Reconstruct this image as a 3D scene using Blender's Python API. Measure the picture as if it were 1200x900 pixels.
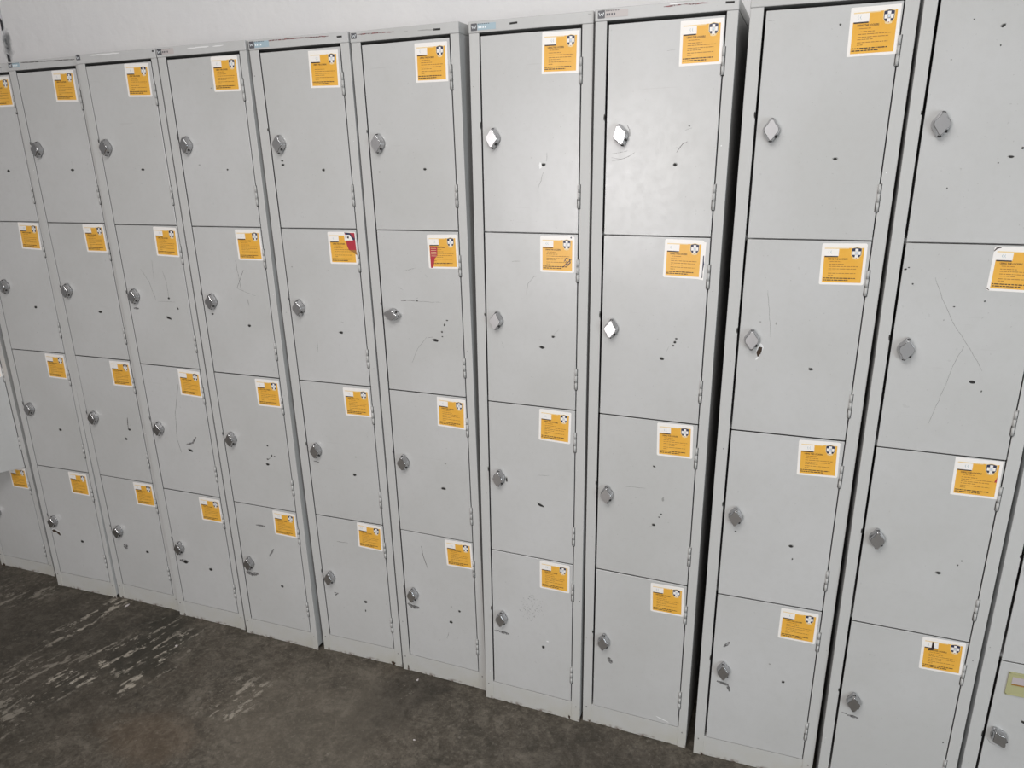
import bpy, bmesh, math, random
from mathutils import Matrix, Vector
PI = math.pi
S = bpy.context.scene
COL = S.collection
for o in list(bpy.data.objects):
    bpy.data.objects.remove(o, do_unlink=True)

# ------------------------------------------------------------------ camera
CAM=[[0.29685,-1.70594,1.62123],[1.266038,0.015338,0.363897],838.51]
cd = bpy.data.cameras.new('camera'); cam = bpy.data.objects.new('camera', cd); COL.objects.link(cam)
cam.location = CAM[0]; cam.rotation_euler = CAM[1]
cd.sensor_fit = 'HORIZONTAL'; cd.sensor_width = 36.0; cd.lens = CAM[2] / 1200.0 * 36.0
cd.clip_start = 0.02; cd.clip_end = 60
S.camera = cam

# ------------------------------------------------------------------ light and exposure
S.view_settings.view_transform = 'Standard'; S.view_settings.look = 'None'
S.view_settings.exposure = 0.0; S.view_settings.gamma = 1.0; S.view_settings.use_curve_mapping = False
W_ = bpy.data.worlds.new('world'); S.world = W_; W_.use_nodes = True
W_.node_tree.nodes['Background'].inputs[0].default_value = (0.75, 0.82, 0.9, 1)
W_.node_tree.nodes['Background'].inputs[1].default_value = 0.02

def area(name, loc, aim, sx, sy, watts, col, spread=180):
    d = bpy.data.lights.new(name, 'AREA'); d.shape = 'RECTANGLE'; d.size = sx; d.size_y = sy
    d.energy = watts; d.color = col; d.spread = math.radians(spread)
    o = bpy.data.objects.new(name, d); COL.objects.link(o); o.location = loc
    o.rotation_euler = (Vector(aim) - Vector(loc)).to_track_quat('-Z', 'Y').to_euler()
    return o
# daylight through the doorway behind the camera, two ceiling battens, and an added cool fill lamp at the right, no real window
area('doorway_daylight', (-1.28, -4.9, 1.42), (-1.28, 0, 1.42), 1.15, 1.25, 68, (1.0, 0.955, 0.945))
area('ceiling_batten_light', (-0.05, -1.30, 2.90), (-0.05, -1.10, 0.0), 1.5, 0.25, 16, (1.0, 0.985, 0.97))
area('ceiling_batten_light', (-0.30, -2.20, 2.90), (-0.30, -2.20, 0.0), 1.5, 0.25, 40, (1.0, 0.97, 0.955))
area('added_fill_light', (2.9, -2.8, 1.00), (0.1, 0.0, 0.4), 1.4, 1.5, 52, (0.88, 0.955, 1.0))

# ------------------------------------------------------------------ materials
def nodes_of(m):
    m.use_nodes = True; nt = m.node_tree
    return nt, nt.nodes, nt.links, nt.nodes['Principled BSDF']
def s2l(c):
    return tuple(((v/255.0)/12.92 if v/255.0 <= 0.04045 else ((v/255.0+0.055)/1.055)**2.4) for v in c)
def mat(name, rgb, rough=0.5, metal=0.0, spec=0.5):
    m = bpy.data.materials.new(name); nt, N, L, B = nodes_of(m)
    B.inputs['Base Color'].default_value = (*rgb, 1); B.inputs['Roughness'].default_value = rough
    B.inputs['Metallic'].default_value = metal; B.inputs['Specular IOR Level'].default_value = spec
    return m
class G:
    """tiny helper to wire procedural nodes"""
    def __init__(s, m):
        s.nt, s.N, s.L, s.B = nodes_of(m)
    def n(s, t, **kw):
        x = s.N.new(t)
        for k, v in kw.items():
            if k.startswith('i_'):
                x.inputs[k[2:].replace('_', ' ')].default_value = v
            else: setattr(x, k, v)
        return x
    def l(s, a, b): s.L.new(a, b)
    def coord(s, rot=0.0, scale=(1, 1, 1), kind='Object', loc=(0, 0, 0)):
        t = s.n('ShaderNodeTexCoord')
        a = s.n('ShaderNodeMapping'); a.inputs['Rotation'].default_value = (0, 0, rot)
        b = s.n('ShaderNodeMapping'); b.inputs['Scale'].default_value = scale; b.inputs['Location'].default_value = loc
        s.l(t.outputs[kind], a.inputs['Vector']); s.l(a.outputs[0], b.inputs['Vector'])
        return b.outputs[0]
    def noise(s, vec, scale, detail=4.0, rough=0.55, dist=0.0):
        x = s.n('ShaderNodeTexNoise'); x.inputs['Scale'].default_value = scale; x.inputs['Detail'].default_value = detail
        x.inputs['Roughness'].default_value = rough; x.inputs['Distortion'].default_value = dist
        s.l(vec, x.inputs['Vector']); return x.outputs['Fac']
    def ramp(s, f, a, b, ca=(0, 0, 0, 1), cb=(1, 1, 1, 1)):
        x = s.n('ShaderNodeValToRGB'); x.color_ramp.elements[0].position = a; x.color_ramp.elements[1].position = b
        x.color_ramp.elements[0].color = ca; x.color_ramp.elements[1].color = cb
        s.l(f, x.inputs[0]); return x.outputs[0]
    def mix(s, f, a, b):
        x = s.n('ShaderNodeMix'); x.data_type = 'RGBA'
        for v, k in ((f, 0), (a, 6), (b, 7)):
            if isinstance(v, (int, float)): x.inputs[k].default_value = v
            elif isinstance(v, tuple): x.inputs[k].default_value = (*v[:3], 1)
            else: s.l(v, x.inputs[k])
        return x.outputs[2]
    def math(s, op, a, b=0.0, clamp=False):
        x = s.n('ShaderNodeMath', operation=op); x.use_clamp = clamp
        for v, k in ((a, 0), (b, 1)):
            if isinstance(v, (int, float)): x.inputs[k].default_value = v
            else: s.l(v, x.inputs[k])
        return x.outputs[0]
    def bump(s, h, strength, dist=0.001, nrm=None):
        x = s.n('ShaderNodeBump'); x.inputs['Strength'].default_value = strength; x.inputs['Distance'].default_value = dist
        s.l(h, x.inputs['Height'])
        if nrm: s.l(nrm, x.inputs['Normal'])
        return x.outputs[0]

def paint_mat():
    m = bpy.data.materials.new('locker_paint'); g = G(m)
    w = g.coord(kind='Object'); info = g.n('ShaderNodeObjectInfo')
    # every door gets its own piece of the noise
    off = g.n('ShaderNodeVectorMath', operation='ADD'); g.l(w, off.inputs[0])
    sc = g.n('ShaderNodeVectorMath', operation='SCALE'); sc.inputs['Scale'].default_value = 37.0
    cmb = g.n('ShaderNodeCombineXYZ'); g.l(info.outputs['Random'], cmb.inputs[0]); g.l(info.outputs['Random'], cmb.inputs[1]); g.l(info.outputs['Random'], cmb.inputs[2])
    g.l(cmb.outputs[0], sc.inputs[0]); g.l(sc.outputs[0], off.inputs[1]); w = off.outputs[0]
    big = g.noise(w, 3.0, 3); fine = g.noise(w, 60, 4)
    c = g.mix(g.ramp(big, .35, .65), (0.495, 0.497, 0.489), (0.535, 0.537, 0.535))
    c = g.mix(g.math('MULTIPLY', g.ramp(fine, .45, .75), 0.10), c, (0.36, 0.35, 0.33))
    # sparse thin rubbed marks
    st = g.n('ShaderNodeMapping'); st.inputs['Scale'].default_value = (5.0, 5.0, 90.0); st.inputs['Rotation'].default_value = (0, .5, 0); g.l(w, st.inputs['Vector'])
    rub = g.ramp(g.noise(st.outputs[0], 1.6, 3), .70, .78)
    c = g.mix(g.math('MULTIPLY', rub, 0.18), c, (0.27, 0.26, 0.25))
    spk = g.ramp(g.noise(w, 210, 1), .76, .80)
    c = g.mix(g.math('MULTIPLY', spk, 0.35), c, (0.2, 0.19, 0.18))
    g.l(c, g.B.inputs['Base Color'])
    g.l(g.math('ADD', g.math('MULTIPLY', fine, 0.14), 0.235), g.B.inputs['Roughness'])
    g.B.inputs['Specular IOR Level'].default_value = 0.6
    b1 = g.bump(g.noise(w, 7.0, 1), 0.35, 0.004)
    b2 = g.bump(g.noise(w, 420, 2), 0.12, 0.0006, b1)
    g.l(b2, g.B.inputs['Normal'])
    return m
def plinth_mat():
    """same paint, yellowed and splashed near the ground"""
    m = bpy.data.materials.new('grimy_locker_paint'); g = G(m)
    w = g.coord(kind='Object')
    sep = g.n('ShaderNodeSeparateXYZ'); g.l(w, sep.inputs[0])
    n1 = g.noise(w, 14, 5); n2 = g.noise(w, 55, 4)
    low = g.math('SUBTRACT', 0.10, sep.outputs['Z']); low = g.math('MULTIPLY', low, 7.0, True)
    k = g.math('MULTIPLY', low, g.ramp(n1, .3, .7))
    c = g.mix(g.math('MULTIPLY', k, 0.9), (0.51, 0.511, 0.502), (0.44, 0.42, 0.34))
    low2 = g.math('MULTIPLY', g.math('SUBTRACT', 0.013, sep.outputs['Z']), 90, True)
    c = g.mix(g.math('MULTIPLY', low2, g.ramp(n2, .50, .66)), c, (0.09, 0.045, 0.03))
    g.l(c, g.B.inputs['Base Color']); g.B.inputs['Roughness'].default_value = 0.45
    g.l(g.bump(g.noise(w, 60, 3), 0.15, 0.001), g.B.inputs['Normal'])
    return m
def scuff_mat(name, rgb, lo, hi, scale):
    m = bpy.data.materials.new(name); g = G(m)
    g.B.inputs['Base Color'].default_value = (*rgb, 1); g.B.inputs['Roughness'].default_value = 0.6
    g.l(g.ramp(g.noise(g.coord(), scale, 5, 0.7), lo, hi), g.B.inputs['Alpha'])
    return m
M = {}
M['paint'] = paint_mat(); M['grime'] = plinth_mat()
M['dark'] = mat('dark_steel_and_slot_shade', (0.018, 0.017, 0.016), 0.7)
M['rust'] = mat('rusty_steel', (0.045, 0.028, 0.017), 0.85)
M['scratch'] = scuff_mat('scratched_paint', (0.14, 0.13, 0.125), .38, .60, 260)
M['faint'] = scuff_mat('faint_scratch', (0.30, 0.295, 0.29), .36, .62, 200)
M['smudge'] = scuff_mat('rubbed_dirt', (0.16, 0.155, 0.155), .36, .74, 150)
M['speckle'] = scuff_mat('speckled_dirt', (0.16, 0.16, 0.17), .60, .66, 190)
M['flake'] = mat('bright_dent', (0.78, 0.78, 0.78), 0.35)
M['grey'] = mat('light_scuff', (0.30, 0.30, 0.29), 0.6)
M['red'] = scuff_mat('red_tape_residue', (0.27, 0.10, 0.10), .42, .62, 160)
M['chrome'] = mat('chromed_zinc', (0.50, 0.50, 0.51), 0.20, 1.0)
M['face'] = mat('worn_chrome_face', (0.64, 0.64, 0.65), 0.33, 1.0)
M['hinge'] = mat('painted_hinge', (0.47, 0.47, 0.46), 0.5)
M['s_white'] = mat('sticker_white', (0.86, 0.83, 0.80), 0.35)
def yellow_mat():
    m = bpy.data.materials.new('sticker_yellow'); g = G(m); w = g.coord()
    g.l(g.mix(g.ramp(g.noise(w, 25, 3), .3, .7), (0.76, 0.385, 0.045), (0.82, 0.46, 0.080)), g.B.inputs['Base Color'])
    g.B.inputs['Roughness'].default_value = 0.32
    return m
M['s_yellow'] = yellow_mat()
M['s_ink'] = mat('sticker_ink', (0.34, 0.16, 0.03), 0.5)
M['s_black'] = mat('sticker_black', (0.035, 0.022, 0.02), 0.5)
M['s_navy'] = mat('sticker_navy', (0.030, 0.035, 0.075), 0.4)
M['s_blue'] = mat('sticker_pale_blue', (0.62, 0.72, 0.84), 0.4)
M['s_red'] = mat('sticker_red', (0.42, 0.03, 0.05), 0.4)
M['s_cream'] = mat('sticker_cream', (0.80, 0.62, 0.34), 0.4)
M['b_grey'] = mat('badge_grey', (0.10, 0.10, 0.11), 0.4)
M['b_blue'] = mat('badge_blue', (0.36, 0.47, 0.53), 0.4)
M['b_pale'] = mat('badge_pale', (0.50, 0.46, 0.45), 0.4)
M['b_white'] = mat('badge_white', (0.80, 0.84, 0.86), 0.4)
M['card'] = mat('yellowed_card', (0.40, 0.39, 0.21), 0.5)
M['card2'] = mat('card_strip', (0.46, 0.41, 0.42), 0.5)

def wall_mat(name, a, b):
    m = bpy.data.materials.new(name); g = G(m); w = g.coord()
    n = g.noise(w, 2.2, 5, 0.6); f = g.noise(w, 38, 6, 0.6)
    c = g.mix(g.ramp(n, .3, .7), a, b)
    c = g.mix(g.math('MULTIPLY', g.ramp(f, .62, .8), 0.25), c, tuple(v*0.72 for v in a))
    g.l(c, g.B.inputs['Base Color']); g.B.inputs['Roughness'].default_value = 0.72
    g.l(g.bump(f, 0.5, 0.004, g.bump(g.noise(w, 5, 3), 0.6, 0.02)), g.B.inputs['Normal'])
    return m
def back_wall_mat():
    m = wall_mat('white_painted_plaster', (0.89, 0.89, 0.90), (0.93, 0.925, 0.92)); g = G(m)
    prev = g.B.inputs['Base Color'].links[0].from_socket
    # damp, mouldy patch along the crack at the far left (own shape, stays put)
    w = g.coord(); sep = g.n('ShaderNodeSeparateXYZ'); g.l(w, sep.inputs[0])
    n = g.noise(w, 22, 5, 0.65)
    dx = g.math('MULTIPLY', g.math('SUBTRACT', sep.outputs['X'], -2.680), 1/0.026)
    dz = g.math('MULTIPLY', g.math('SUBTRACT', sep.outputs['Z'], 2.085), 1/0.060)
    d = g.math('SQRT', g.math('ADD', g.math('MULTIPLY', dx, dx), g.math('MULTIPLY', dz, dz)))
    d = g.math('ADD', d, g.math('MULTIPLY', g.math('SUBTRACT', n, 0.5), 2.2))
    k = g.ramp(d, 0.35, 1.15, (1, 1, 1, 1), (0, 0, 0, 1))
    g.l(g.mix(g.math('MULTIPLY', k, 0.8), prev, (0.10, 0.11, 0.115)), g.B.inputs['Base Color'])
    return m
def floor_mat():
    m = bpy.data.materials.new('stained_concrete'); g = G(m); w = g.coord()
    a = g.noise(w, 3.0, 5, 0.65); b = g.noise(w, 13, 9, 0.78, 0.6); fine = g.noise(w, 62, 10, 0.88)
    c = g.mix(g.ramp(a, .33, .68), (0.066, 0.058, 0.045), (0.108, 0.090, 0.070))
    c = g.mix(g.math('MULTIPLY', g.ramp(b, .47, .60), 0.85), c, (0.158, 0.138, 0.112))
    c = g.mix(g.math('MULTIPLY', g.ramp(b, .30, .46, (1,1,1,1), (0,0,0,1)), 0.75), c, (0.030, 0.027, 0.020))
    c = g.mix(g.math('MULTIPLY', g.ramp(g.noise(w, 6.5, 8, .75), .55, .66), 0.6), c, (0.030, 0.028, 0.022))
    c = g.mix(g.math('MULTIPLY', g.ramp(fine, .53, .61), 0.7), c, (0.225, 0.200, 0.165))
    c = g.mix(g.math('MULTIPLY', g.ramp(fine, .40, .48, (1,1,1,1), (0,0,0,1)), 0.65), c, (0.026, 0.022, 0.017))
    c = g.mix(g.math('MULTIPLY', g.ramp(g.noise(w, 30, 3, .6), .66, .72), 0.5), c, (0.23, 0.21, 0.18))
    # reddish brown worn patch
    def blob(cx, cy, rx, ry, rot=0.0):
        v = g.n('ShaderNodeMapping'); v.vector_type = 'POINT'
        v0 = g.n('ShaderNodeVectorMath', operation='SUBTRACT'); g.l(w, v0.inputs[0]); v0.inputs[1].default_value = (cx, cy, 0)
        v.inputs['Rotation'].default_value = (0, 0, -rot); g.l(v0.outputs[0], v.inputs['Vector'])
        s = g.n('ShaderNodeVectorMath', operation='MULTIPLY'); g.l(v.outputs[0], s.inputs[0]); s.inputs[1].default_value = (1/rx, 1/ry, 0)
        ln = g.n('ShaderNodeVectorMath', operation='LENGTH'); g.l(s.outputs[0], ln.inputs[0])
        d = g.math('ADD', ln.outputs['Value'], g.math('MULTIPLY', g.math('SUBTRACT', g.noise(w, 9, 4, .65), 0.5), 1.6))
        return g.ramp(d, 0.55, 1.15, (1, 1, 1, 1), (0, 0, 0, 1))
    c = g.mix(g.math('MULTIPLY', blob(-1.35, -0.50, 0.20, 0.10), 0.30), c, (0.150, 0.100, 0.062))
    c = g.mix(g.math('MULTIPLY', blob(-0.72, -0.10, 0.12, 0.30, -.3), 0.45), c, (0.028, 0.024, 0.019))
    c = g.mix(g.math('MULTIPLY', blob(-1.66, -0.18, 0.13, 0.22, .2), 0.6), c, (0.030, 0.030, 0.022))
    # light falloff painted into the floor colour: darker far left and right, lighter middle
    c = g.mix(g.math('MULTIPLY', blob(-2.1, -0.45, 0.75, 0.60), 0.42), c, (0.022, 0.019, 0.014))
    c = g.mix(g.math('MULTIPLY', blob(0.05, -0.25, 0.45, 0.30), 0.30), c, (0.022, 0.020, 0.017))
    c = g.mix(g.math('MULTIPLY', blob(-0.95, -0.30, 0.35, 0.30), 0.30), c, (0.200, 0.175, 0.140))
    # remnants of white paint, dragged in streaks roughly square to the lockers
    sv = g.coord(rot=math.radians(12), scale=(32, 8.0, 1))
    s1 = g.noise(sv, 1.0, 7, 0.72, 0.35); s2 = g.noise(g.coord(rot=math.radians(10)), 42, 6, 0.75)
    streak = g.ramp(g.math('ADD', g.math('MULTIPLY', s1, 0.62), g.math('MULTIPLY', s2, 0.38)), .530, .560)
    zone = g.math('MAXIMUM', g.math('MAXIMUM', blob(-1.76, -0.30, 0.10, 0.30, -.25), blob(-2.02, -0.13, 0.07, 0.20, -.15)), blob(-1.60, -0.22, 0.10, 0.20))
    zone = g.math('MAXIMUM', zone, g.math('MULTIPLY', blob(-1.90, -0.50, 0.20, 0.30), 0.45))
    zone = g.math('MAXIMUM', zone, g.math('MULTIPLY', blob(-2.45, -0.12, 0.20, 0.14), 0.5))
    zone = g.math('MAXIMUM', zone, g.math('MULTIPLY', blob(-1.22, -0.28, 0.12, 0.12), 0.7))
    c = g.mix(g.math('MULTIPLY', g.math('MULTIPLY', streak, zone), 0.95), c, (0.42, 0.38, 0.32))
    few = g.ramp(g.math('ADD', g.math('MULTIPLY', s1, 0.5), g.math('MULTIPLY', s2, 0.5)), .60, .64)
    c = g.mix(g.math('MULTIPLY', few, 0.65), c, (0.30, 0.27, 0.23))
    g.l(c, g.B.inputs['Base Color'])
    g.l(g.math('ADD', g.math('MULTIPLY', b, 0.35), 0.45), g.B.inputs['Roughness'])
    g.B.inputs['Specular IOR Level'].default_value = 0.35
    g.l(g.bump(fine, 0.5, 0.003, g.bump(b, 0.4, 0.008)), g.B.inputs['Normal'])
    return m
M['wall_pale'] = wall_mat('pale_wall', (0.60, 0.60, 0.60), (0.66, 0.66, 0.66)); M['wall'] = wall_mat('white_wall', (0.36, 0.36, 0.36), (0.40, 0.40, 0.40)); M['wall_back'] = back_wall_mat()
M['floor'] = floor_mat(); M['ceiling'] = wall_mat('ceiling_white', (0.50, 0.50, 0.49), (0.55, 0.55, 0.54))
M['crack'] = mat('crack_shadow', (0.05, 0.05, 0.055), 0.9)

# ------------------------------------------------------------------ mesh helpers
class MB:
    """collects faces for ONE mesh object with several material slots"""
    def __init__(s): s.bm = bmesh.new(); s.mats = []
    def mi(s, m):
        if m not in s.mats: s.mats.append(m)
        return s.mats.index(m)
    def box(s, x0, x1, y0, y1, z0, z1, m, bev=0.0, seg=2, mtx=None):
        vs = [s.bm.verts.new((x, y, z)) for x in (x0, x1) for y in (y0, y1) for z in (z0, z1)]
        fs = [s.bm.faces.new([vs[i] for i in f]) for f in ((0,1,3,2),(4,6,7,5),(0,4,5,1),(2,3,7,6),(0,2,6,4),(1,5,7,3))]
        k = s.mi(m)
        for f in fs: f.material_index = k
        if bev:
            es = list({e for f in fs for e in f.edges})
            r = bmesh.ops.bevel(s.bm, geom=es, offset=bev, segments=seg, profile=0.5, affect='EDGES', clamp_overlap=True)
            for f in r['faces']: f.material_index = k
        if mtx is not None:
            for v in vs:
                if v.is_valid: v.co = mtx @ v.co
    def poly(s, pts, m):
        f = s.bm.faces.new([s.bm.verts.new(p) for p in pts]); f.material_index = s.mi(m); return f
    def slab(s, pts, y, th, m):
        """flat sheet facing -y: outline pts (x,z), front at y, thickness th behind it"""
        k = s.mi(m)
        a = [s.bm.verts.new((x, y, z)) for x, z in pts]; b = [s.bm.verts.new((x, y+th, z)) for x, z in pts]
        s.bm.faces.new(a).material_index = k; s.bm.faces.new(b[::-1]).material_index = k
        for i in range(len(pts)):
            j = (i+1) % len(pts); s.bm.faces.new((a[j], a[i], b[i], b[j])).material_index = k
    def loft(s, rings, m, cap=True, capm=None):
        k = s.mi(m); R = [[s.bm.verts.new(p) for p in r] for r in rings]
        for a, b in zip(R, R[1:]):
            for i in range(len(a)):
                j = (i+1) % len(a); f = s.bm.faces.new((a[i], a[j], b[j], b[i])); f.material_index = k; f.smooth = True
        if cap:
            f = s.bm.faces.new(R[-1]); f.material_index = s.mi(capm or m)
            s.bm.faces.new(R[0][::-1]).material_index = k
    def build(s, name, parent=None, smooth=False):
        bmesh.ops.recalc_face_normals(s.bm, faces=s.bm.faces)
        me = bpy.data.meshes.new(name); s.bm.to_mesh(me); s.bm.free()
        for m in s.mats: me.materials.append(M[m])
        o = bpy.data.objects.new(name, me); COL.objects.link(o); o.parent = parent
        return o
def struct(o): o['kind'] = 'structure'; return o

# ------------------------------------------------------------------ room shell
def plain_box(name, x0, x1, y0, y1, z0, z1, m):
    b = MB(); b.box(x0, x1, y0, y1, z0, z1, m); return struct(b.build(name))
YW = 0.50
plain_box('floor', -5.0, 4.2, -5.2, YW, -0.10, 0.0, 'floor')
plain_box('ceiling', -5.0, 4.2, -5.2, YW, 3.0, 3.1, 'ceiling')
plain_box('wall_left', -5.1, -5.0, -5.2, YW, 0.0, 3.0, 'wall')
plain_box('wall_right', 4.2, 4.3, -5.2, YW, 0.0, 3.0, 'wall')
b = MB()      # wall behind the camera with its open doorway
b.box(-5.0, -2.1, -5.3, -5.2, 0, 3.0, 'wall_pale'); b.box(-0.5, 4.2, -5.3, -5.2, 0, 3.0, 'wall_pale'); b.box(-2.1, -0.5, -5.3, -5.2, 2.4, 3.0, 'wall_pale')
struct(b.build('wall_front'))
rng = random.Random(5)
b = MB()
XC = -2.690
b.box(XC+0.0035, 4.2, YW, YW+0.12, 0, 3.0, 'wall_back', 0.003)
b.box(-5.0, XC-0.0015, YW-0.006, YW+0.12, 0, 3.0, 'wall_back', 0.003)
b.box(XC-0.004, XC+0.006, YW+0.012, YW+0.12, 0, 3.0, 'crack')
# ragged lips of the crack
z = 1.2
while z < 2.9:
    h = rng.uniform(.012, .05)
    if rng.random() < .45:
        b.slab([(XC-.003, z), (XC+rng.uniform(.003, .008), z+h*.3), (XC+rng.uniform(.002, .007), z+h*.7), (XC-.003, z+h)], YW-.0065, .004, 'wall_back' if rng.random() < .5 else 'crack')
    z += h*1.3
struct(b.build('wall_back'))


# ------------------------------------------------------------------ measured placement
H=1.934
LOCK=[
["Z",[-2.56783,0.02375,0.04066,0.0054,0.0015],0.305,-0.12301,0.12828,[1.905,1.433,0.961,0.49,0.0535]],
["A",[-2.1927,-0.00456,0.04238,-0.0018,-0.01327],0.30574,-0.1237,0.13281,[1.905,1.4438,0.9884,0.5305,0.0665]],
["B",[-1.88379,0.01407,0.01899,-0.00349,0.00057],0.3029,-0.12053,0.12955,[1.905,1.4438,0.9884,0.5305,0.0665]],
["C",[-1.57079,0.00632,0.02051,-0.00157,0.00573],0.30148,-0.11889,0.12932,[1.905,1.4438,0.9884,0.5305,0.0665]],
["D",[-1.25508,0.00404,0.01559,-0.00239,0.00512],0.30483,-0.122,0.12855,[1.905,1.4438,0.9884,0.5305,0.0665]],
["E",[-0.93577,0.02375,0.02387,-0.00526,0.01139],0.30518,-0.12108,0.12631,[1.905,1.4438,0.9884,0.5305,0.0665]],
["F",[-0.62561,0.02153,-0.01351,-0.00559,0.00827],0.30257,-0.12141,0.1266,[1.905,1.4438,0.9884,0.5305,0.0665]],
["G",[-0.31243,-0.00559,-0.0076,0.00016,-0.0119],0.3061,-0.12481,0.12573,[1.905,1.4438,0.9884,0.5305,0.0665]],
["H",[-0.0,0.00205,-0.01591,0.00075,0.00044],0.30573,-0.12379,0.1283,[1.905,1.4438,0.9884,0.5305,0.0665]],
["I",[0.331,-0.005,0.02529,0.00103,-0.00042],0.30999,-0.12609,0.12824,[1.905,1.4438,0.9884,0.5305,0.0665]],
["J",[0.65012,-0.01925,-0.00619,-0.0022,-0.00583],0.30389,-0.12583,0.12629,[1.905,1.4438,0.9884,0.5305,0.0665]],
["K",[0.97,0.0,-0.00021,-0.00528,0.0],0.305,-0.12071,0.12828,[1.905,1.433,0.961,0.49,0.0535]]]
STICK={"B1":[193.6,47.5,-2.0],"C1":[192.0,48.0,-2.0],"D1":[197.7,47.7,-1.0],"E1":[194.9,51.8,-1.6],"F1":[195.8,53.0,-0.9],"G1":[201.0,49.1,-0.9],"H1":[204.1,50.5,0.4],"I1":[206.2,51.5,0.8],"A2":[203.6,47.5,-2.0],"B2":[199.3,48.1,0.1],"C2":[197.2,49.9,-1.6],"D2":[202.6,50.9,0.4],"E2":[199.4,52.4,0.4],"F2":[199.6,53.7,1.1],"G2":[197.1,50.6,0.2],"H2":[192.5,50.7,-1.0],"I2":[202.8,50.5,1.0],"A3":[204.1,50.7,-1.1],"B3":[202.1,51.3,0.5],"C3":[200.2,51.1,-2.0],"D3":[202.6,52.0,0.4],"E3":[197.5,53.4,0.9],"F3":[200.0,51.5,-1.5],"G3":[193.6,51.1,-1.3],"H3":[197.1,48.9,1.7],"I3":[201.6,50.3,2.0],"J3":[203.7,47.5,1.1],"A4":[199.4,51.3,-0.8],"B4":[202.1,50.1,1.1],"C4":[200.2,53.6,0.2],"D4":[201.2,52.0,-0.8],"E4":[196.7,49.0,-2.0],"F4":[200.0,49.3,2.0],"G4":[196.1,50.1,0.1],"H4":[201.1,53.1,1.8],"I4":[202.9,53.2,-0.3],"J4":[203.1,49.0,1.9],"A1":[207.5,50.5,0],"J2":[204.0,49,-1],"J1":[203.1,50.5,0],"Z4":[202.3,50.5,0],"Z3":[202.3,50.5,0],"Z2":[202.3,50.5,0],"Z1":[202.3,50.5,0]}
KNOB={"B1":[33.9,229.7],"C1":[31.7,229.8],"D1":[33.0,228.9],"E1":[34.3,232.8],"F1":[32.1,236.6],"G1":[32.5,232.4],"H1":[37.8,233.6],"I1":[32.3,231.9],"J1":[32.2,229.0],"A2":[44.5,224.2],"B2":[36.0,224.9],"C2":[35.3,225.1],"D2":[39.6,224.9],"E2":[36.2,228.0],"F2":[36.1,230.5],"G2":[32.9,227.4],"H2":[27.8,226.7],"I2":[30.6,228.3],"J2":[30.1,224.8],"A3":[37.2,226.0],"B3":[37.6,226.7],"C3":[38.0,226.0],"D3":[36.7,224.3],"E3":[36.7,226.1],"F3":[35.4,223.7],"G3":[32.2,223.1],"H3":[28.5,224.0],"I3":[28.8,225.6],"J3":[29.6,224.8],"A4":[31.3,230.8],"B4":[42.7,224.8],"C4":[34.2,229.8],"D4":[33.9,227.9],"E4":[31.9,227.3],"F4":[32.6,224.3],"G4":[32.3,224.0],"H4":[31.1,228.5],"I4":[32.7,227.8],"J4":[32.2,226.4],"K4":[27.9,206.2]}
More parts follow.
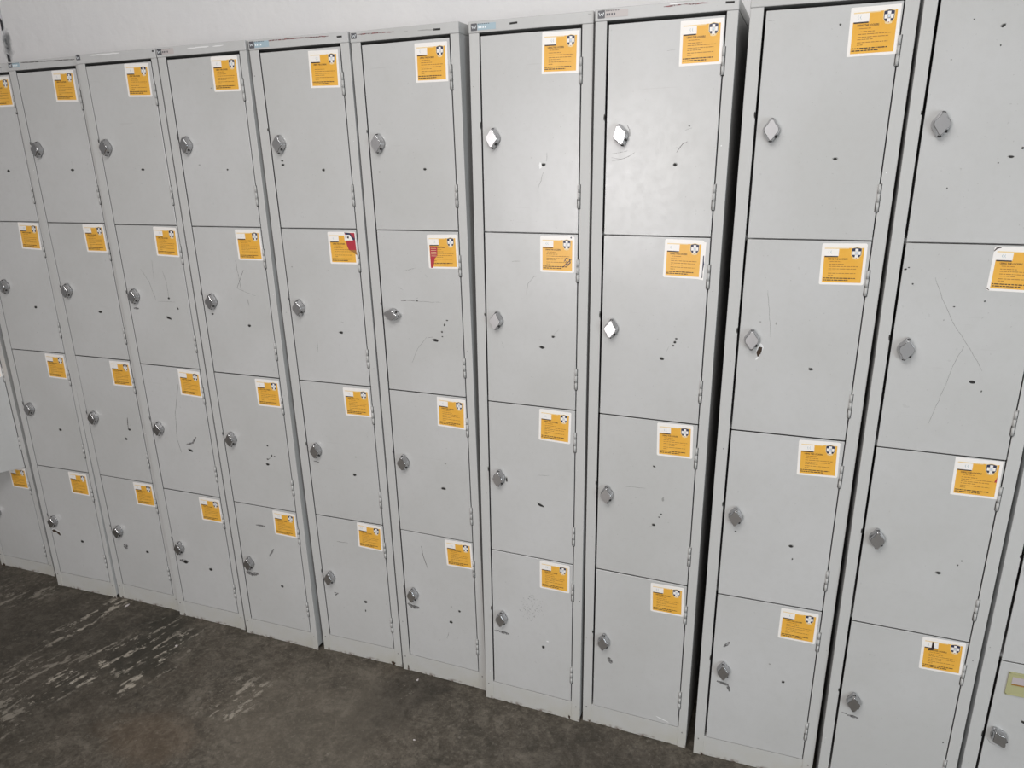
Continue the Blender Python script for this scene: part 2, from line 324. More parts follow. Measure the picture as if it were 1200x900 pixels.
MARKS={
"A1":[["c",168.3,294.0,13.6,9.4,0]],
"B1":[["c",158.5,293.4,14.6,7.8,0]],
"C1":[["c",152.8,294.4,13.2,6.0,0]],
"D1":[["g",63.0,283.3,9.2,3.6,0],["c",161.2,297.6,7.4,4.6,0],["g",144.0,81.3,8.8,4.4,0]],
"E1":[["c",161.7,302.0,9.4,7.8,0],["c",32.4,275.6,8.4,4.6,0],["c",33.4,286.5,11.2,5.6,0]],
"F1":[["c",160.8,303.0,9.8,6.4,0],["g",25.8,307.4,7.8,4.2,0]],
"G1":[["c",160.9,295.6,10.8,8.0,0],["w",152.8,297.1,7.6,17.8,0],["s",169.0,266.9,168.0,288.4,1.1],["s",147.3,352.0,160.5,312.0,0.88]],
"H1":[["c",162.7,299.4,10.4,7.4,0],["s",164.5,272.6,176.7,254.7,187.6,249.6,1.71],["s",158.3,263.4,173.2,260.1,1.33],["s",18.0,272.0,38.0,270.4,53.8,267.0,1.0],["s",16.2,281.3,38.5,285.4,58.2,278.2,69.8,271.0,1.26],["s",16.5,288.9,34.6,289.1,1.0],["s",180.6,226.2,195.2,221.3,1.14],["s",133.0,62.7,151.2,60.5,0.76],["c",189.4,217.6,4.6,2.6,0],["s",50.0,211.6,56.2,220.9,57.9,235.6,2.28]],
"I1":[["c",163.0,291.2,9.8,5.8,0],["c",144.4,36.3,4.8,3.8,0],["s",6.8,20.6,19.9,20.0,1.02]],
"J1":[["c",110.2,58.7,8.8,5.8,30.0],["c",159.9,291.7,10.6,4.6,0],["c",61.5,44.1,3.4,2.2,0],["c",176.9,276.3,5.4,4.6,0],["c",111.4,92.0,2.8,3.0,0],["g",33.7,112.1,4.2,3.0,0],["c",60.6,350.3,2.8,3.4,0],["c",140.6,302.7,2.8,2.4,0]],
"A2":[["c",163.9,293.7,14.2,9.2,0]],
"B2":[["c",160.3,293.3,17.4,7.4,0],["c",-8.1,189.4,10.0,8.8,0]],
"C2":[["c",156.3,291.2,22.8,8.6,-15.0],["c",169.9,226.6,8.6,6.8,0],["c",199.4,257.9,10.4,5.6,-60.0],["s",75.0,136.7,101.0,176.4,115.8,236.0,1.44],["s",161.0,139.1,170.7,173.6,170.2,225.2,1.36],["s",126.6,108.2,122.1,175.5,1.02],["m",16.7,266.1,38.2,266.3,4.32],["s",122.3,238.4,191.5,237.8,1.05]],
"D2":[["c",164.7,294.7,12.8,8.2,0],["s",170.3,124.1,137.2,181.6,1.86],["s",145.2,97.1,150.2,160.5,152.3,186.1,1.55],["s",137.2,181.6,202.8,201.9,1.28],["s",170.2,211.2,173.1,231.9,2.17],["c",30.6,265.9,10.0,5.4,0]],
"E2":[["c",166.4,296.7,14.4,7.6,0],["s",170.0,264.2,178.4,266.3,1.74],["g",23.5,109.4,7.4,3.8,0],["s",81.0,328.5,79.7,362.6,1.05]],
"F2":[["s",62.2,191.9,83.8,190.1,2.97],["s",83.8,190.5,113.1,190.0,1.62],["c",113.2,189.5,5.2,4.8,0],["s",113.1,190.5,186.4,190.2,0.95],["s",76.9,108.7,114.5,99.3,1.3],["s",57.3,152.9,71.3,161.7,1.35],["c",162.5,297.3,20.0,8.4,-5.0],["c",201.6,238.8,6.4,3.6,0],["c",193.0,252.4,5.2,7.2,0],["c",184.1,272.1,6.4,4.8,0],["c",184.6,285.3,5.2,3.6,0],["s",83.8,368.1,106.1,324.0,135.4,290.0,1.12],["s",135.2,292.4,156.7,288.5,1.35],["s",108.3,183.6,116.5,180.8,1.35]],
"G2":[["c",157.4,291.8,15.2,8.0,-10.0],["c",187.5,261.5,9.4,6.8,0],["s",189.1,255.3,202.8,240.9,1.15],["s",114.8,155.2,119.6,126.4,135.8,108.3,151.9,105.5,0.8],["s",75.7,72.3,96.7,70.9,1.38],["s",44.0,284.5,51.1,302.6,1.0]],
"H2":[["c",154.3,294.6,11.4,7.6,0],["c",186.6,242.0,6.2,4.2,0],["c",184.0,250.7,7.2,6.4,0],["c",180.4,259.5,5.2,4.2,0],["s",164.8,275.8,170.3,262.5,1.4],["m",4.6,269.4,15.6,270.7,3.3]],
"I2":[["b",49.4,255.9,12.2,28.4,-12.0],["w",45.8,272.6,4.6,12.2,-35.0],["c",163.0,290.0,11.6,7.0,-10.0],["s",55.5,113.4,70.6,221.0,0.47],["g",45.4,186.6,5.4,4.0,0],["g",79.6,188.5,3.6,7.8,0]],
"J2":[["c",163.2,287.6,12.2,7.4,0],["c",107.3,129.4,4.6,2.6,0],["c",159.9,115.0,3.6,3.4,0],["c",25.3,85.4,3.8,3.6,0],["c",7.8,55.3,6.4,3.6,15.0],["c",13.7,51.5,3.8,2.8,0],["s",64.8,70.0,83.3,113.7,110.5,162.6,139.9,204.4,165.5,241.1,177.9,262.3,0.75],["s",137.6,210.1,122.7,257.8,116.1,300.2,0.8],["c",183.1,305.9,3.0,4.6,0],["g",92.8,158.3,3.0,3.6,0],["s",114.8,302.2,103.0,355.8,96.0,388.2,0.72]],
"A3":[["c",161.0,297.1,15.0,10.4,0]],
"B3":[["c",165.1,295.9,14.2,10.0,0],["s",190.9,211.5,186.7,237.5,186.1,256.8,5.2],["c",189.9,257.4,14.2,8.2,0]],
"C3":[["c",154.9,294.2,20.6,9.0,-15.0],["s",149.1,58.0,114.3,166.5,104.2,260.3,113.3,306.3,1.62],["m",137.9,275.0,168.9,265.0,188.0,241.0,3.7]],
"D3":[["c",163.9,298.5,13.6,9.2,0],["c",172.7,232.6,7.4,6.6,0],["c",183.7,265.9,6.8,7.6,0],["c",166.7,280.1,8.4,4.6,0],["c",195.1,267.4,6.6,4.6,0],["s",162.8,283.6,181.1,272.2,2.04]],
"E3":[["c",163.1,295.9,12.4,9.0,0],["g",173.6,233.8,9.2,4.4,0],["m",18.7,266.3,37.4,268.3,3.2]],
"F3":[["c",161.2,293.2,15.6,8.4,0],["g",171.6,210.7,8.4,6.8,0]],
"G3":[["c",154.0,289.8,22.6,7.8,-25.0],["c",53.1,227.6,5.2,15.8,0],["s",144.7,200.6,179.4,195.4,0.75]],
"H3":[["c",154.8,293.8,10.0,7.0,0],["c",148.9,127.4,7.6,4.6,-20.0],["c",173.3,259.1,5.0,3.8,0],["c",168.2,268.8,5.6,3.6,0],["s",76.1,195.5,130.2,191.5,0.81],["s",141.6,301.4,152.7,296.8,1.1],["g",175.7,215.6,6.6,14.6,0]],
"I3":[["c",164.3,289.3,11.6,8.2,0],["c",171.2,323.9,3.8,4.8,0],["c",32.2,270.6,5.2,3.6,0]],
"J3":[["c",165.1,291.4,12.6,7.8,0],["c",199.6,264.3,4.0,4.2,0],["c",206.2,252.0,3.2,4.2,0],["s",115.3,-149.4,113.5,-151.2,0.48],["c",239.1,40.4,4.6,15.8,-15.0]],
"A4":[["c",154.9,301.7,15.8,10.8,0],["b",17.2,277.4,30.2,15.6,10.0],["b",37.9,283.4,27.8,15.6,-30.0],["m",-1.4,280.3,24.5,283.7,46.7,283.9,10.34]],
"B4":[["c",162.3,293.5,15.0,9.6,0],["m",53.0,277.6,60.8,298.1,14.08],["m",-0.5,287.1,20.0,290.8,9.0]],
"C4":[["c",156.2,298.7,15.8,11.0,0],["m",-2.4,285.7,15.1,296.6,10.25],["c",44.1,289.3,20.2,13.0,0],["m",17.4,285.5,56.6,285.2,8.0]],
"D4":[["c",156.2,298.4,12.6,9.6,0],["m",9.9,270.2,34.6,275.6,61.2,266.8,8.36],["m",119.2,188.6,141.7,154.8,3.6],["m",80.3,74.6,119.0,72.9,3.6]],
"E4":[["c",156.6,298.9,13.2,9.4,0],["c",153.2,333.8,4.8,8.4,0],["m",1.6,283.8,10.8,290.3,6.12],["m",38.0,286.4,51.1,287.1,40.0,297.7,5.1],["s",71.0,86.2,112.7,85.3,1.48]],
"F4":[["c",160.0,299.6,12.2,9.6,0],["c",191.6,252.7,9.0,7.8,0],["g",164.1,242.1,6.0,6.4,0],["s",70.8,45.8,77.1,83.5,88.2,119.1,2.7],["s",149.6,340.4,142.2,364.9,1.55],["m",7.2,264.9,22.1,274.2,48.6,272.7,8.32],["s",-124.7,210.0,-122.7,222.3,1.65]],
"G4":[["c",162.7,294.8,10.6,10.4,0],["w",175.7,271.5,9.2,4.4,0],["d",123.2,168.9,79.4,99.2,0],["m",5.5,277.6,21.0,273.7,5.6],["m",21.0,275.2,54.4,277.3,5.04]],
"H4":[["m",-4.8,302.7,9.5,310.5,24.8,310.6,4.68],["m",44.4,283.0,54.9,300.6,8.75],["w",204.3,448.6,47.8,3.4,-16.0],["s",-19.1,446.4,14.8,438.9,1.35]],
"I4":[["m",3.6,271.2,18.2,270.1,4.6],["m",18.2,270.1,45.3,275.4,53.5,295.6,4.84],["m",28.0,157.8,41.9,139.7,4.83],["c",183.7,230.3,8.2,8.0,0],["g",146.3,183.5,6.2,5.2,0]],
"J4":[["m",9.2,270.4,23.3,272.7,2.85],["m",23.6,275.3,49.6,277.8,4.8],["s",50.1,83.9,65.4,84.8,0.57],["c",239.4,291.3,3.4,5.0,0]],
"K4":[["k",2.7,244.4,15.4,257.0,33.2,257.6,50.4,254.4,4.42],["s",8.4,223.2,15.4,233.8,26.4,236.6,1.53],["c",72.7,156.4,16.2,7.0,-20.0]]}
HEAD=[
["A","s",251.9,11.3,266.6,12.0],
["B","s",61.8,4.8,134.5,5.9,209.3,7.2,285.9,8.1],
["B","w",304.4,3.4,311.8,1.5],
["C","b",5.5,1.7,15.5,2.3],
["C","w",58.5,4.8,121.1,5.1,169.8,5.0],
["C","b",290.8,7.4,296.9,7.7],
["D","w",110.8,9.2,184.4,8.5],
["D","w",198.7,9.4,233.3,8.5],
["E","r",52.0,6.0,73.6,5.8,132.2,5.7,184.3,6.3,248.2,7.3],
["E","b",273.0,11.0,288.0,11.0],
["F","r",21.6,7.7,73.8,8.4,127.4,9.4],
["F","b",235.7,13.2,255.2,13.6],
["F","g",156.0,11.2,165.6,11.0],
["F","g",193.8,12.2,240.3,13.0],
["G","b",105.0,11.7,124.2,10.8],
["G","g",293.9,6.0,301.8,6.3],
["H","r",150.6,7.6,172.3,6.9,195.5,6.3],
["H","r",195.5,6.3,243.1,7.8],
["H","g",13.7,3.2,48.3,4.3],
["H","b",278.6,10.0,296.5,10.7],
["H","w",163.1,3.7,190.0,4.3]]
# ------------------------------------------------------------------ lockers
D = 0.46                 # depth of a locker
HD = 0.0255              # height of the top cap
def ellipse(cx, cz, w, h, ang, rng, n=11, jag=0.18):
    a = math.radians(ang); r = []
    for i in range(n):
        t = 2*PI*i/n; k = 1+rng.uniform(-jag, jag)
        x, z = w/2*math.cos(t)*k, h/2*math.sin(t)*k
        r.append((cx+x*math.cos(a)-z*math.sin(a), cz+x*math.sin(a)+z*math.cos(a)))
    return r
def stroke(pts, w, taper=True):
    L, R = [], []; n = len(pts)
    for i, (x, z) in enumerate(pts):
        ax, az = pts[max(i-1, 0)]; bx, bz = pts[min(i+1, n-1)]
        dx, dz = bx-ax, bz-az; l = math.hypot(dx, dz) or 1
        k = w/2*(0.45 if taper and i in (0, n-1) else 1)
        L.append((x-dz/l*k, z+dx/l*k)); R.append((x+dz/l*k, z-dx/l*k))
    return L+R[::-1]
def subdivide(pts, rng, step=.012, jit=.0006):
    r = [pts[0]]
    for (a, b), (c, d) in zip(pts, pts[1:]):
        n = max(1, int(math.hypot(c-a, d-b)/step))
        for i in range(1, n+1):
            t = i/n; j = jit if i < n else 0
            r.append((a+(c-a)*t+rng.uniform(-j, j), b+(d-b)*t+rng.uniform(-j, j)))
    return r
KM = {'c': 'dark', 'b': 'rust', 'w': 'flake', 'g': 'grey', 's': 'scratch', 'm': 'smudge', 'd': 'speckle', 'k': 'b_grey', 'r': 'red'}
def add_mark(b, mk, ox, oz, y, rng):
    """mk in mm: x from ox, down from oz"""
    k = mk[0]; m = KM[k]; e = .0001
    if k in 'cbwgd':
        _, x, z, w, h, ang = mk; x, z, w, h = ox+x*e*10, oz-z*e*10, w*e*8.5, h*e*8.5
        b.slab(ellipse(x, z, w, h, ang, rng, 13 if k != 'd' else 20, .22), y-.00016, .00010, m)
        if k in 'cb':      # lifted pale rim of paint above the chip
            b.slab(ellipse(x, z+h*.12, w*1.25, h*1.25, ang, rng, 13, .2), y-.00009, .00006, 'grey' if k == 'c' else 'flake')
    else:
        v = mk[1:-1]; w = mk[-1]*.001
        pts = [(ox+v[i]*.001, oz-v[i+1]*.001) for i in range(0, len(v), 2)]
        if k == 's':
            m = 'scratch' if mk[-1] > 1.45 else 'faint'; w = max(w*.7, .0007)
        elif k == 'm': w *= 1.7
        b.slab(stroke(subdivide(pts, rng, .010, .0009), w), y-.00016, .0001, m)

def rect(cx, cz, w, h): return [(cx-w/2, cz-h/2), (cx+w/2, cz-h/2), (cx+w/2, cz+h/2), (cx-w/2, cz+h/2)]
def rrect(x0, z0, x1, z1, r, n=4):
    p = []
    for cx, cz, a0 in ((x1-r, z1-r, 0), (x0+r, z1-r, 90), (x0+r, z0+r, 180), (x1-r, z0+r, 270)):
        for i in range(n+1):
            a = math.radians(a0+90*i/n); p.append((cx+r*math.cos(a), cz+r*math.sin(a)))
    return p
def text_mesh(txt, size):
    cu = bpy.data.curves.new('t', 'FONT'); cu.body = txt; cu.size = size; cu.align_x = 'LEFT'; cu.resolution_u = 2; cu.offset = 0.02
    o = bpy.data.objects.new('t', cu); COL.objects.link(o)
    dg = bpy.context.evaluated_depsgraph_get(); me = bpy.data.meshes.new_from_object(o.evaluated_get(dg))
    bpy.data.objects.remove(o, do_unlink=True); bpy.data.curves.remove(cu)
    vs = [(v.co.x, v.co.y) for v in me.vertices]; fs = [list(p.vertices) for p in me.polygons]
    bpy.data.meshes.remove(me)
    w = max(v[0] for v in vs); return vs, fs, w
TITLE = text_mesh('USING THE LOCKERS', 1.0)
def sticker(parent, cx, cz, ang, y, code, rng):
    """square yellow instruction notice, 90 mm, origin at its centre"""
    b = MB(); s = .0890
    def P(u, v): return ((u-.5)*s, (.5-v)*s)          # u,v = 0..1 from the top left
    def R(u0, v0, u1, v1, m, lay):
        b.slab([P(u0, v1), P(u1, v1), P(u1, v0), P(u0, v0)], -.00030-.00006*lay, .00005, m)
    b.slab(rrect(-s/2, -s/2, s/2, s/2, .004 if rng.random() < .6 else .0015), -.00028, .00027, 's_white')
    R(.065, .105, .935, .945, 's_yellow', 1)
    R(.065, .105, .60, .128, 's_cream', 2)
    R(.055, .130, .385, .305, 's_white', 3)
    R(.075, .300, .375, .330, 's_black', 4)
    vs, fs, w = TITLE
    k = .44*s/w; k2 = .030*s/.72; o_ = P(.155, .392)
    new = [b.bm.verts.new((o_[0]+x*k, -.00060, o_[1]+z*k2*1.35)) for x, z in vs]; mi = b.mi('s_black')
    for f in fs:
        try: b.bm.faces.new([new[i] for i in f]).material_index = mi
        except ValueError: pass
    # lines of small print: word-long dashes
    def line(u0, u1, v, h, m):
        u = u0
        while u < u1-.01:
            w_ = min(rng.uniform(.028, .095), u1-u); R(u, v, u+w_, v+h, m, 4); u += w_+.014
    line(.20, .46, .430, .013, 's_ink')
    for u1, v in ((.52, .492), (.85, .545), (.80, .604), (.50, .652), (.80, .712), (.30, .762)):
        line(.185, u1, v, .015, 's_ink')
    line(.085, .80, .828, .022, 's_black'); line(.085, .64, .876, .022, 's_black')
    # handwritten locker number, faded
    x = rng.uniform(.16, .26)
    for q in range(rng.choice((1, 2, 2))):
        p = [P(x, .17), P(x-.012, .21), P(x+.008, .25)]; b.slab(stroke(p, .0011), -.00055, .00004, 'b_blue'); x += .05
    # emblem: pale halo, dark shield, white cross, small scroll
    e = .0001
    if code != 'E2':
        def sh(k, m, lay):
            cx_, cy_ = .775, .225; q = [(-.085, -.085), (0, -.105), (.085, -.085), (.085, .035), (.055, .080), (-.055, .080), (-.085, .035)]
            b.slab([P(cx_+a*k, cy_+c*k) for a, c in q][::-1], -.00030-.00006*lay, .00005, m)
        b.slab([P(.69, .31), P(.86, .31), P(.84, .37), P(.775, .385), P(.71, .37)], -.00042, .00004, 's_cream')
        sh(1.36, 's_cream', 2); sh(1.22, 's_navy', 3)
        for (u0, v0, u1, v1) in ((.742, .125, .808, .345), (.685, .185, .865, .270)): R(u0, v0, u1, v1, 's_white', 4)
        R(.757, .200, .793, .250, 's_blue', 5); R(.765, .335, .787, .352, 's_red', 4)
    if code == 'E2':
        b.slab([P(*q) for q in ((.62, .03), (.97, .03), (.985, .60), (.90, .64), (.72, .56), (.66, .40))][::-1], -.00066, .00005, 's_red')
        b.slab([P(*q) for q in ((.60, .09), (.80, .09), (.90, .26), (.60, .27))][::-1], -.00072, .00005, 's_white')
        b.slab([P(*q) for q in ((.60, .02), (.80, .03), (.95, .20), (.97, .05), (.97, .24), (.90, .26))][::-1], -.00070, .00003, 's_navy')
        R(.70, .14, .76, .20, 's_black', 8); R(.64, .13, .665, .20, 'b_grey', 8)
        b.slab([P(*q) for q in ((.72, .56), (.97, .56), (1.0, .72), (.93, .68), (.84, .60))][::-1], -.00078, .00004, 's_ink')
    if code == 'F2':
        b.slab([P(*q) for q in ((.08, .34), (.33, .35), (.31, .62), (.22, .70), (.14, .98), (.07, .98))][::-1], -.00066, .00005, 's_red')
        for q in range(5): R(.11, .40+q*.055, .29, .412+q*.055, 's_cream', 7)
    if code == 'G2':
        for p in (((.70, .70), (.76, .60), (.86, .62), (.88, .72), (.80, .80), (.72, .78)), ((.66, .86), (.78, .74), (.92, .62)), ((.74, .66), (.84, .80))):
            b.slab(stroke([P(*q) for q in p], .0024), -.00066, .00004, 's_navy')
        b.slab(ellipse(P(.9, .03)[0], P(.9, .03)[1], .004, .004, 0, rng), -.00066, .00004, 's_navy')
    if code == 'J4':
        b.slab([P(*q) for q in ((.235, .12), (.275, .12), (.30, .36), (.16, .40), (.16, .34), (.23, .33))][::-1], -.00066, .00004, 's_black')
    if code == 'J3':
        b.slab([P(*q) for q in ((.93, .42), (.93, .56), (.88, .56))][::-1], -.00066, .00004, 's_red')
    if code == 'J2':
        b.slab(stroke([P(-.0, .11), P(.05, .04), P(.13, .02)], .003), -.00066, .00004, 's_black'); b.slab(stroke([P(-.02, .93), P(.05, .985)], .003), -.00066, .00004, 's_black')
    if code == 'H2':     # an older notice peeping out to the right
        b.slab([(s*.44, s*.47), (s*.555, s*.45), (s*.55, -s*.52), (s*.40, -s*.50)][::-1], -.00020, .00018, 's_white')
        b.slab([(s*.50, s*.10), (s*.525, s*.12), (s*.53, -s*.02), (s*.545, -s*.10), (s*.52, -s*.30), (s*.53, -s*.46), (s*.505, -s*.47), (s*.505, -s*.2)][::-1], -.00024, .00003, 's_navy')
    o = b.build('notice_sticker', parent); o.location = (cx, y, cz); o.rotation_euler = (0, -math.radians(ang), 0)
    return o

def lozenge(w, h, r, y, n=5, waist=0.0):
    """rounded rhombus ring in the xz plane at depth y"""
    tips = [(w/2, 0), (0, h/2), (-w/2, 0), (0, -h/2)]; out = []
    for i, (tx, tz) in enumerate(tips):
        px, pz = tips[i-1]; nx, nz = tips[(i+1) % 4]
        a = Vector((px-tx, pz-tz)).normalized(); c = Vector((nx-tx, nz-tz)).normalized()
        p0 = Vector((tx, tz))+a*r; p2 = Vector((tx, tz))+c*r; p1 = Vector((tx, tz))
        for j in range(n):
            t = j/(n-1); q = p0*(1-t)**2+p1*2*t*(1-t)+p2*t*t; out.append((q.x, y, q.y))
        m_ = (Vector((tx, tz))+Vector((nx, nz)))/2; q = m_*(1-waist); out.append((q.x, y, q.y))
    return out
def handle(parent, x, z, y, ang, tilt=0.0):
    b = MB(); n = 24
    ring = lambda r, yy: [(r*math.cos(2*PI*i/n), yy, r*1.06*math.sin(2*PI*i/n)) for i in range(n)]
    b.loft([ring(.0165, 0), ring(.0165, -.0020), ring(.0150, -.0030)], 'chrome')
    b.loft([lozenge(.040, .058, .010, -.0022, waist=.03), lozenge(.042, .060, .011, -.0045, waist=.03), lozenge(.0405, .0585, .011, -.009, waist=.04),
            lozenge(.0365, .0520, .010, -.014, waist=.05), lozenge(.0340, .0490, .008, -.0190, waist=.06), lozenge(.0315, .0460, .007, -.0205, waist=.06)], 'chrome', capm='face')
    # slotted padlock eyes at both tips
    for s in (1, -1):
        b.box(-.0034, .0034, -.0130, -.0088, s*.0205-.0034, s*.0205+.0030, 'dark', .0012)
    b.box(.0072, .0128, -.0135, -.0085, -.0160, -.0105, 'dark', .0015)
    o = b.build('lock_handle', parent); o.location = (x, y, z); o.rotation_euler = (math.radians(tilt), math.radians(ang), 0)
    return o
def hinge(parent, x, z0, z1, y):
    b = MB(); n = 12; r = .0030; h = (z0-z1); g = .00035
    for k in range(3):
        a = z1+h*k/3+g/2; c = z1+h*(k+1)/3-g/2
        rg = lambda zz, rr: [(rr*math.cos(2*PI*i/n), rr*math.sin(2*PI*i/n), zz) for i in range(n)]
        b.loft([rg(a, r), rg(c, r)], 'hinge')
    b.box(-.0008, .0008, 0, .006, z1, z0, 'hinge')
    b.box(.0031, .0043, .0007, .0012, z1-.001, z0+.001, 'dark')       # dark strips painted in as the shade around the knuckles
    b.box(-.0043, -.0031, .0003, .0008, z1, z1+h*.4, 'dark'); b.box(-.003, .003, .0003, .0010, z1-.0022, z1-.0006, 'dark')
    o = b.build('hinge', parent); o.location = (x, y, 0)
    return o

HANG = {'F2': -82, 'H1': -14, 'K4': -32, 'B1': 3, 'E2': -3, 'J2': 6, 'G2': 5, 'H2': 3, 'A4': 4}
def door(root, code, x0, x1, z0, z1, gapl, rng, ajar=0.0):
    """door sheet, hinged on the right; local origin = hinge line, its own bottom"""
    g2 = .0012; gz = .0014
    a, c = x0+gapl/2, x1-g2; zt, zb = z1-gz, z0+gz
    b = MB(); ox = -(c-a)
    th = .0165 if ajar else .0030
    b.box(ox, 0, -.0005, -.0005+th, 0, zt-zb, 'paint', .0012 if ajar else .0010, 2)
    X0 = x0-c; ZT = z1-zb
    for mk in MARKS.get(code, []):
        if mk[1] < 5: continue
        add_mark(b, mk, X0, ZT, -.0005, rng)
    o = b.build('door', root); o.location = (c, 0, zb)
    o.rotation_euler = (math.radians(rng.uniform(-.06, .10)), 0, math.radians(ajar) if ajar else math.radians(rng.uniform(.0, .22)))
    yf = -.0005
    if code in STICK:
        sx, sz, sa = STICK[code]; sticker(o, X0+sx*.001, ZT-sz*.001, sa, yf, code, rng)
    kx, kz = KNOB.get(code, (35, 228))
    handle(o, X0+kx*.001, ZT-kz*.001, yf, HANG.get(code, rng.uniform(-4, 4)), rng.uniform(-2, 2)-1)
    for t0, t1 in ((.062, .117), (.342, .397)):
        hinge(o, .0012, ZT-t0, ZT-t1, yf-.0010)
    if code == 'K4':     # card holder instead of a notice
        h = MB(); w, hh = .078, .062
        h.box(0, w, -.0022, 0, -hh, 0, 'card', .0008)
        for (u0, u1, v0, v1) in ((0, w, -.004, 0), (0, w, -hh, -hh+.004), (0, .004, -hh, 0), (w-.004, w, -hh, 0)): h.box(u0, u1, -.0034, -.0020, v0, v1, 'card', .0005)
        h.box(.009, w-.004, -.0030, -.0021, -.030, -.012, 'card2'); h.box(.009, w-.004, -.0034, -.0021, -.0335, -.031, 's_ink')
        q = h.build('card_holder', o); q.location = (X0+.0215, yf, ZT-.0245); q['label'] = 'yellowed card holder'
    return o

BADGE = {'A': (6, 4, 60, 18, 'b_pale'), 'B': (6, 3, 54, 17, 'b_blue'), 'C': (3, 3, 18, 15, None), 'D': (3, 4, 62, 20, 'b_pale'), 'E': (3, 4, 66, 21, 'b_blue'), 'F': (3, 4, 20, 17, None), 'G': (6, 5, 70, 21, 'b_blue'), 'H': (6, 4, 74, 20, 'b_pale')}
LABEL = {
 'Z': 'grey metal locker at the far left edge, one lower door standing ajar',
 'A': 'grey locker right of the gap beside the ajar door, black smudge under its lowest lock',
 'B': 'grey four-door locker with a short vertical dark scuff on its third door',
 'C': 'grey four-door locker with faint long scratches down its second and third doors',
 'D': 'grey four-door locker with a triangle of scratches on its second door',
 'E': 'grey four-door locker whose second notice has a dark red patch at its top right corner',
 'F': 'grey four-door locker whose second lock is turned sideways, notice red along its left side',
 'G': 'grey four-door locker with ink scribbled on the notice of its second door',
 'H': 'grey four-door locker with a shiny marked top door, left of the wide black gap',
 'I': 'grey four-door locker with a big brown paint chip beside its second lock',
 'J': 'grey four-door locker whose lowest notice has a black tear across its number panel',
 'K': 'grey locker in the bottom right corner with a yellowed card holder',
}
FOOT = {'E': [(272, 8, 16, 13), (20, 7, 5, 12)], 'G': [(274, 9, 5, 13)], 'F': [(20, 12, 5, 20)], 'Z': [(16, 5, 14, 12)], 'A': [(297, 3, 8, 5)], 'D': [(27, 6, 6, 14)], 'C': [(25, 7, 5, 14)], 'B': [(16, 4, 6, 6)], 'H': [(22, 5, 4, 8)], 'J': [], 'I': [(24, 4, 4, 8)]}
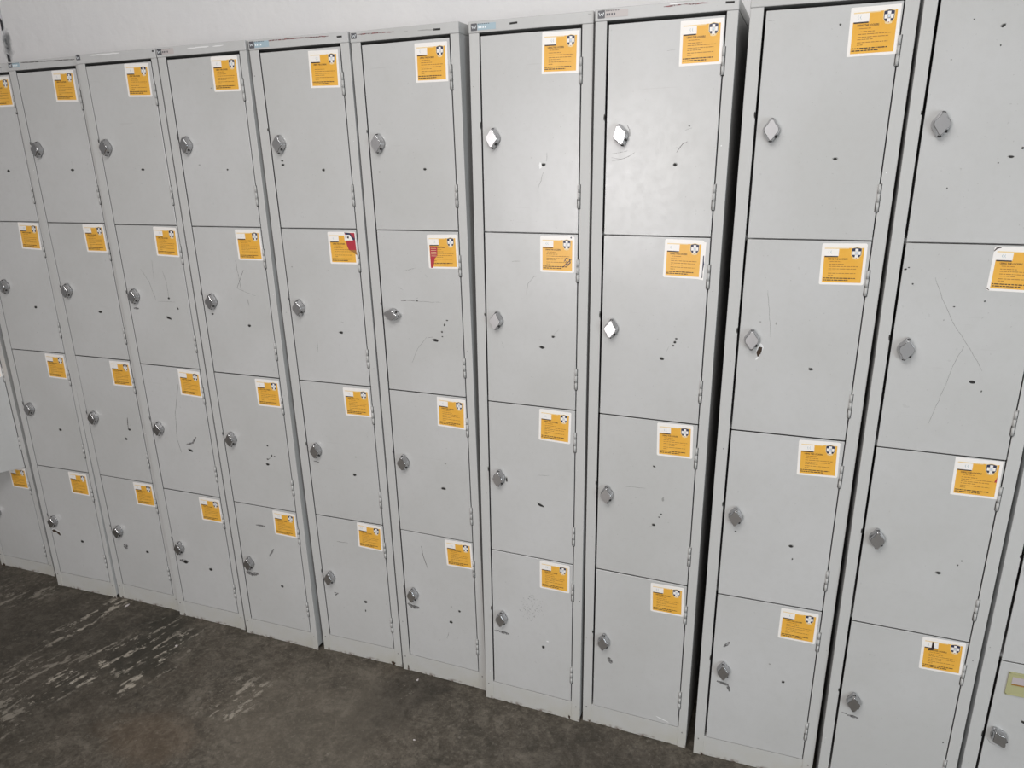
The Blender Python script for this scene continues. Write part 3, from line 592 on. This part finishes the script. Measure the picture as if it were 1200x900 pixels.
for n_, pose, w, xl, xr, lev in LOCK:
    rng = random.Random('locker'+n_)
    root = bpy.data.objects.new('locker', None); COL.objects.link(root); root.empty_display_size = .1
    x, y, yaw, roll, pitch = pose
    root.location = (x, y, 0.0); root.rotation_euler = (pitch, roll, yaw)
    root['label'] = LABEL[n_]; root['category'] = 'locker'; root['group'] = 'grey metal lockers in a row along the wall'
    gapl = .0050 if n_ in 'IJKH' else .0044
    hw = w/2; zc = H-HD
    b = MB()
    pl, pr = xl-gapl/2, xr+.0012
    zt = lev[0]
    b.box(-hw, pl, 0, .0026, .0, zc, 'grime', .0011)
    b.box(pr, hw, 0, .0026, .0, zc, 'grime', .0011)
    b.box(pl-.004, pr+.004, .0012, .020, .001, lev[4]-.0014, 'grime', .0010)
    b.box(-hw+.0002, -hw+.0020, .0015, D, .014, zc, 'paint'); b.box(hw-.0020, hw-.0002, .0015, D, .014, zc, 'paint')
    b.box(-hw+.001, hw-.001, D-.002, D, .014, zc, 'paint')
    for q in lev[1:4]: b.box(-hw+.0025, hw-.0025, .024, D-.003, q-.006, q+.006, 'paint')
    b.box(-hw+.0025, hw-.0025, .022, D-.003, lev[4]-.004, lev[4], 'paint')
    for sx, sz in ((-hw+.011, .054), (hw-.012, .052)): b.slab(ellipse(sx, sz, .0042, .0042, 0, rng, 10, .05), -.0006, .0006, 'scratch')
    for fx, fz, fw, fh in FOOT.get(n_, []): b.slab(ellipse(-hw+fx*.001, max(fz, fh*.45)*.001, fw*.001, fh*.001, 0, rng, 13, .28), -.0003, .0003, 'rust')
    for r_, z1 in enumerate(lev[:4]):          # latch wear on the left post, next to each lock
        b.slab(ellipse(pl-.0012, z1-.195-rng.uniform(0, .02), .003, rng.uniform(.008, .018), 0, rng, 10, .2), -.0003, .0002, 'dark')
    for k in range(5):
        b.slab(ellipse(rng.choice((-1, 1))*(hw-.012)+rng.uniform(-.008, .008), rng.uniform(.1, 1.85), rng.uniform(.001, .003), rng.uniform(.001, .004), 0, rng, 8), -.0002, .0001, rng.choice(('dark', 'grey', 'flake')))
    b.build('body', root)
    b = MB()
    b.box(-hw-.0006, hw+.0006, -.0016, D+.001, zc, H, 'paint', .0016)
    for hm in HEAD:
        if hm[0] != n_: continue
        v = hm[2:]; pts = [(-hw+v[i]*.001, H-v[i+1]*.001) for i in range(0, len(v), 2)]
        b.slab(stroke(subdivide(pts, rng, .010, .0006), {'b': .0042, 'w': .0028, 'g': .0018, 'r': .0024, 's': .0026}[hm[1]], hm[1] != 'b'), -.0019, .0003, {'b': 'dark', 'w': 'flake', 'g': 'grey', 'r': 'red', 's': 'scratch'}[hm[1]])
    b.build('top_cap', root)
    if n_ in BADGE:
        u0, v0, u1, v1, strip = BADGE[n_]; b = MB(); X = -hw; e = .001
        b.slab(rrect(X+u0*e, H-v1*e, X+(u0+16)*e, H-v0*e, .0015), -.0022, .0006, 'b_grey')
        cx_ = X+(u0+8)*e; cz_ = H-(v0+v1)/2*e
        for s in (-1, 1): b.slab(stroke([(cx_+s*.0055, cz_+.0035), (cx_+s*.003, cz_-.003), (cx_, cz_+.0015)], .0016, False), -.0025, .0002, 'b_white')
        if strip:
            b.slab(rect(X+(u0+17+u1)/2*e, H-(v0+v1)/2*e, (u1-u0-17)*e, (v1-v0)*.9*e), -.0021, .0005, strip)
            for k in range(4): b.slab(rect(X+(u0+21+k*5.5)*e, H-(v0+v1)/2*e-.001, .0034, .0045), -.0024, .0002, 'b_white' if strip == 'b_blue' else 'b_grey')
            for k in range(6): b.slab(rect(X+(u0+20+k*5.2)*e, H-(v0+2.0)*e, .0036, .0014), -.0024, .0002, 'b_grey')
        b.build('maker_badge', root)
    for r_ in range(4):
        zt_ = lev[r_] - (.003 if r_ == 0 else 0)
        code = n_+str(r_+1)
        dd = door(root, code, xl, xr, lev[r_+1], zt_, gapl, rng, 57 if code == 'Z3' else 0)
        if code == 'Z3': dd['label'] = 'door standing ajar'

# ------------------------------------------------------------------ loose flakes of paint on the floor
for k, (x, y, s, lab) in enumerate((
        (-0.706, -0.010, .010, 'small white paint flake at the foot of the locker with the sideways lock'),
        (-1.592, -0.145, .010, 'tiny pale flake on the stained floor beside the dark oily patch'),
        (-1.960, -0.022, .018, 'pale paint flake at the foot of the locker with the vertical scuff'),
        (-0.595, -0.240, .007, 'tiny white flake on bare concrete near the bottom of the photo'))):
    rg = random.Random(k); b = MB()
    pts = ellipse(0, 0, s*1.0, s*.55, rg.uniform(0, 90), rg, 7, .35)
    v0 = [b.bm.verts.new((px, pz, .0004)) for px, pz in pts]; v1 = [b.bm.verts.new((px*.9, pz*.9, .0022+.0012*math.sin(i))) for i, (px, pz) in enumerate(pts)]
    mi = b.mi('b_pale'); b.bm.faces.new(v0[::-1]).material_index = mi; c = b.bm.verts.new((0, 0, .0028))
    for i in range(7):
        j = (i+1) % 7; b.bm.faces.new((v0[i], v0[j], v1[j], v1[i])).material_index = mi; b.bm.faces.new((v1[i], v1[j], c)).material_index = mi
    o = b.build('paint_flake'); o.location = (x, y, 0.0); o['label'] = lab; o['category'] = 'paint flake'; o['group'] = 'paint flakes on the floor'
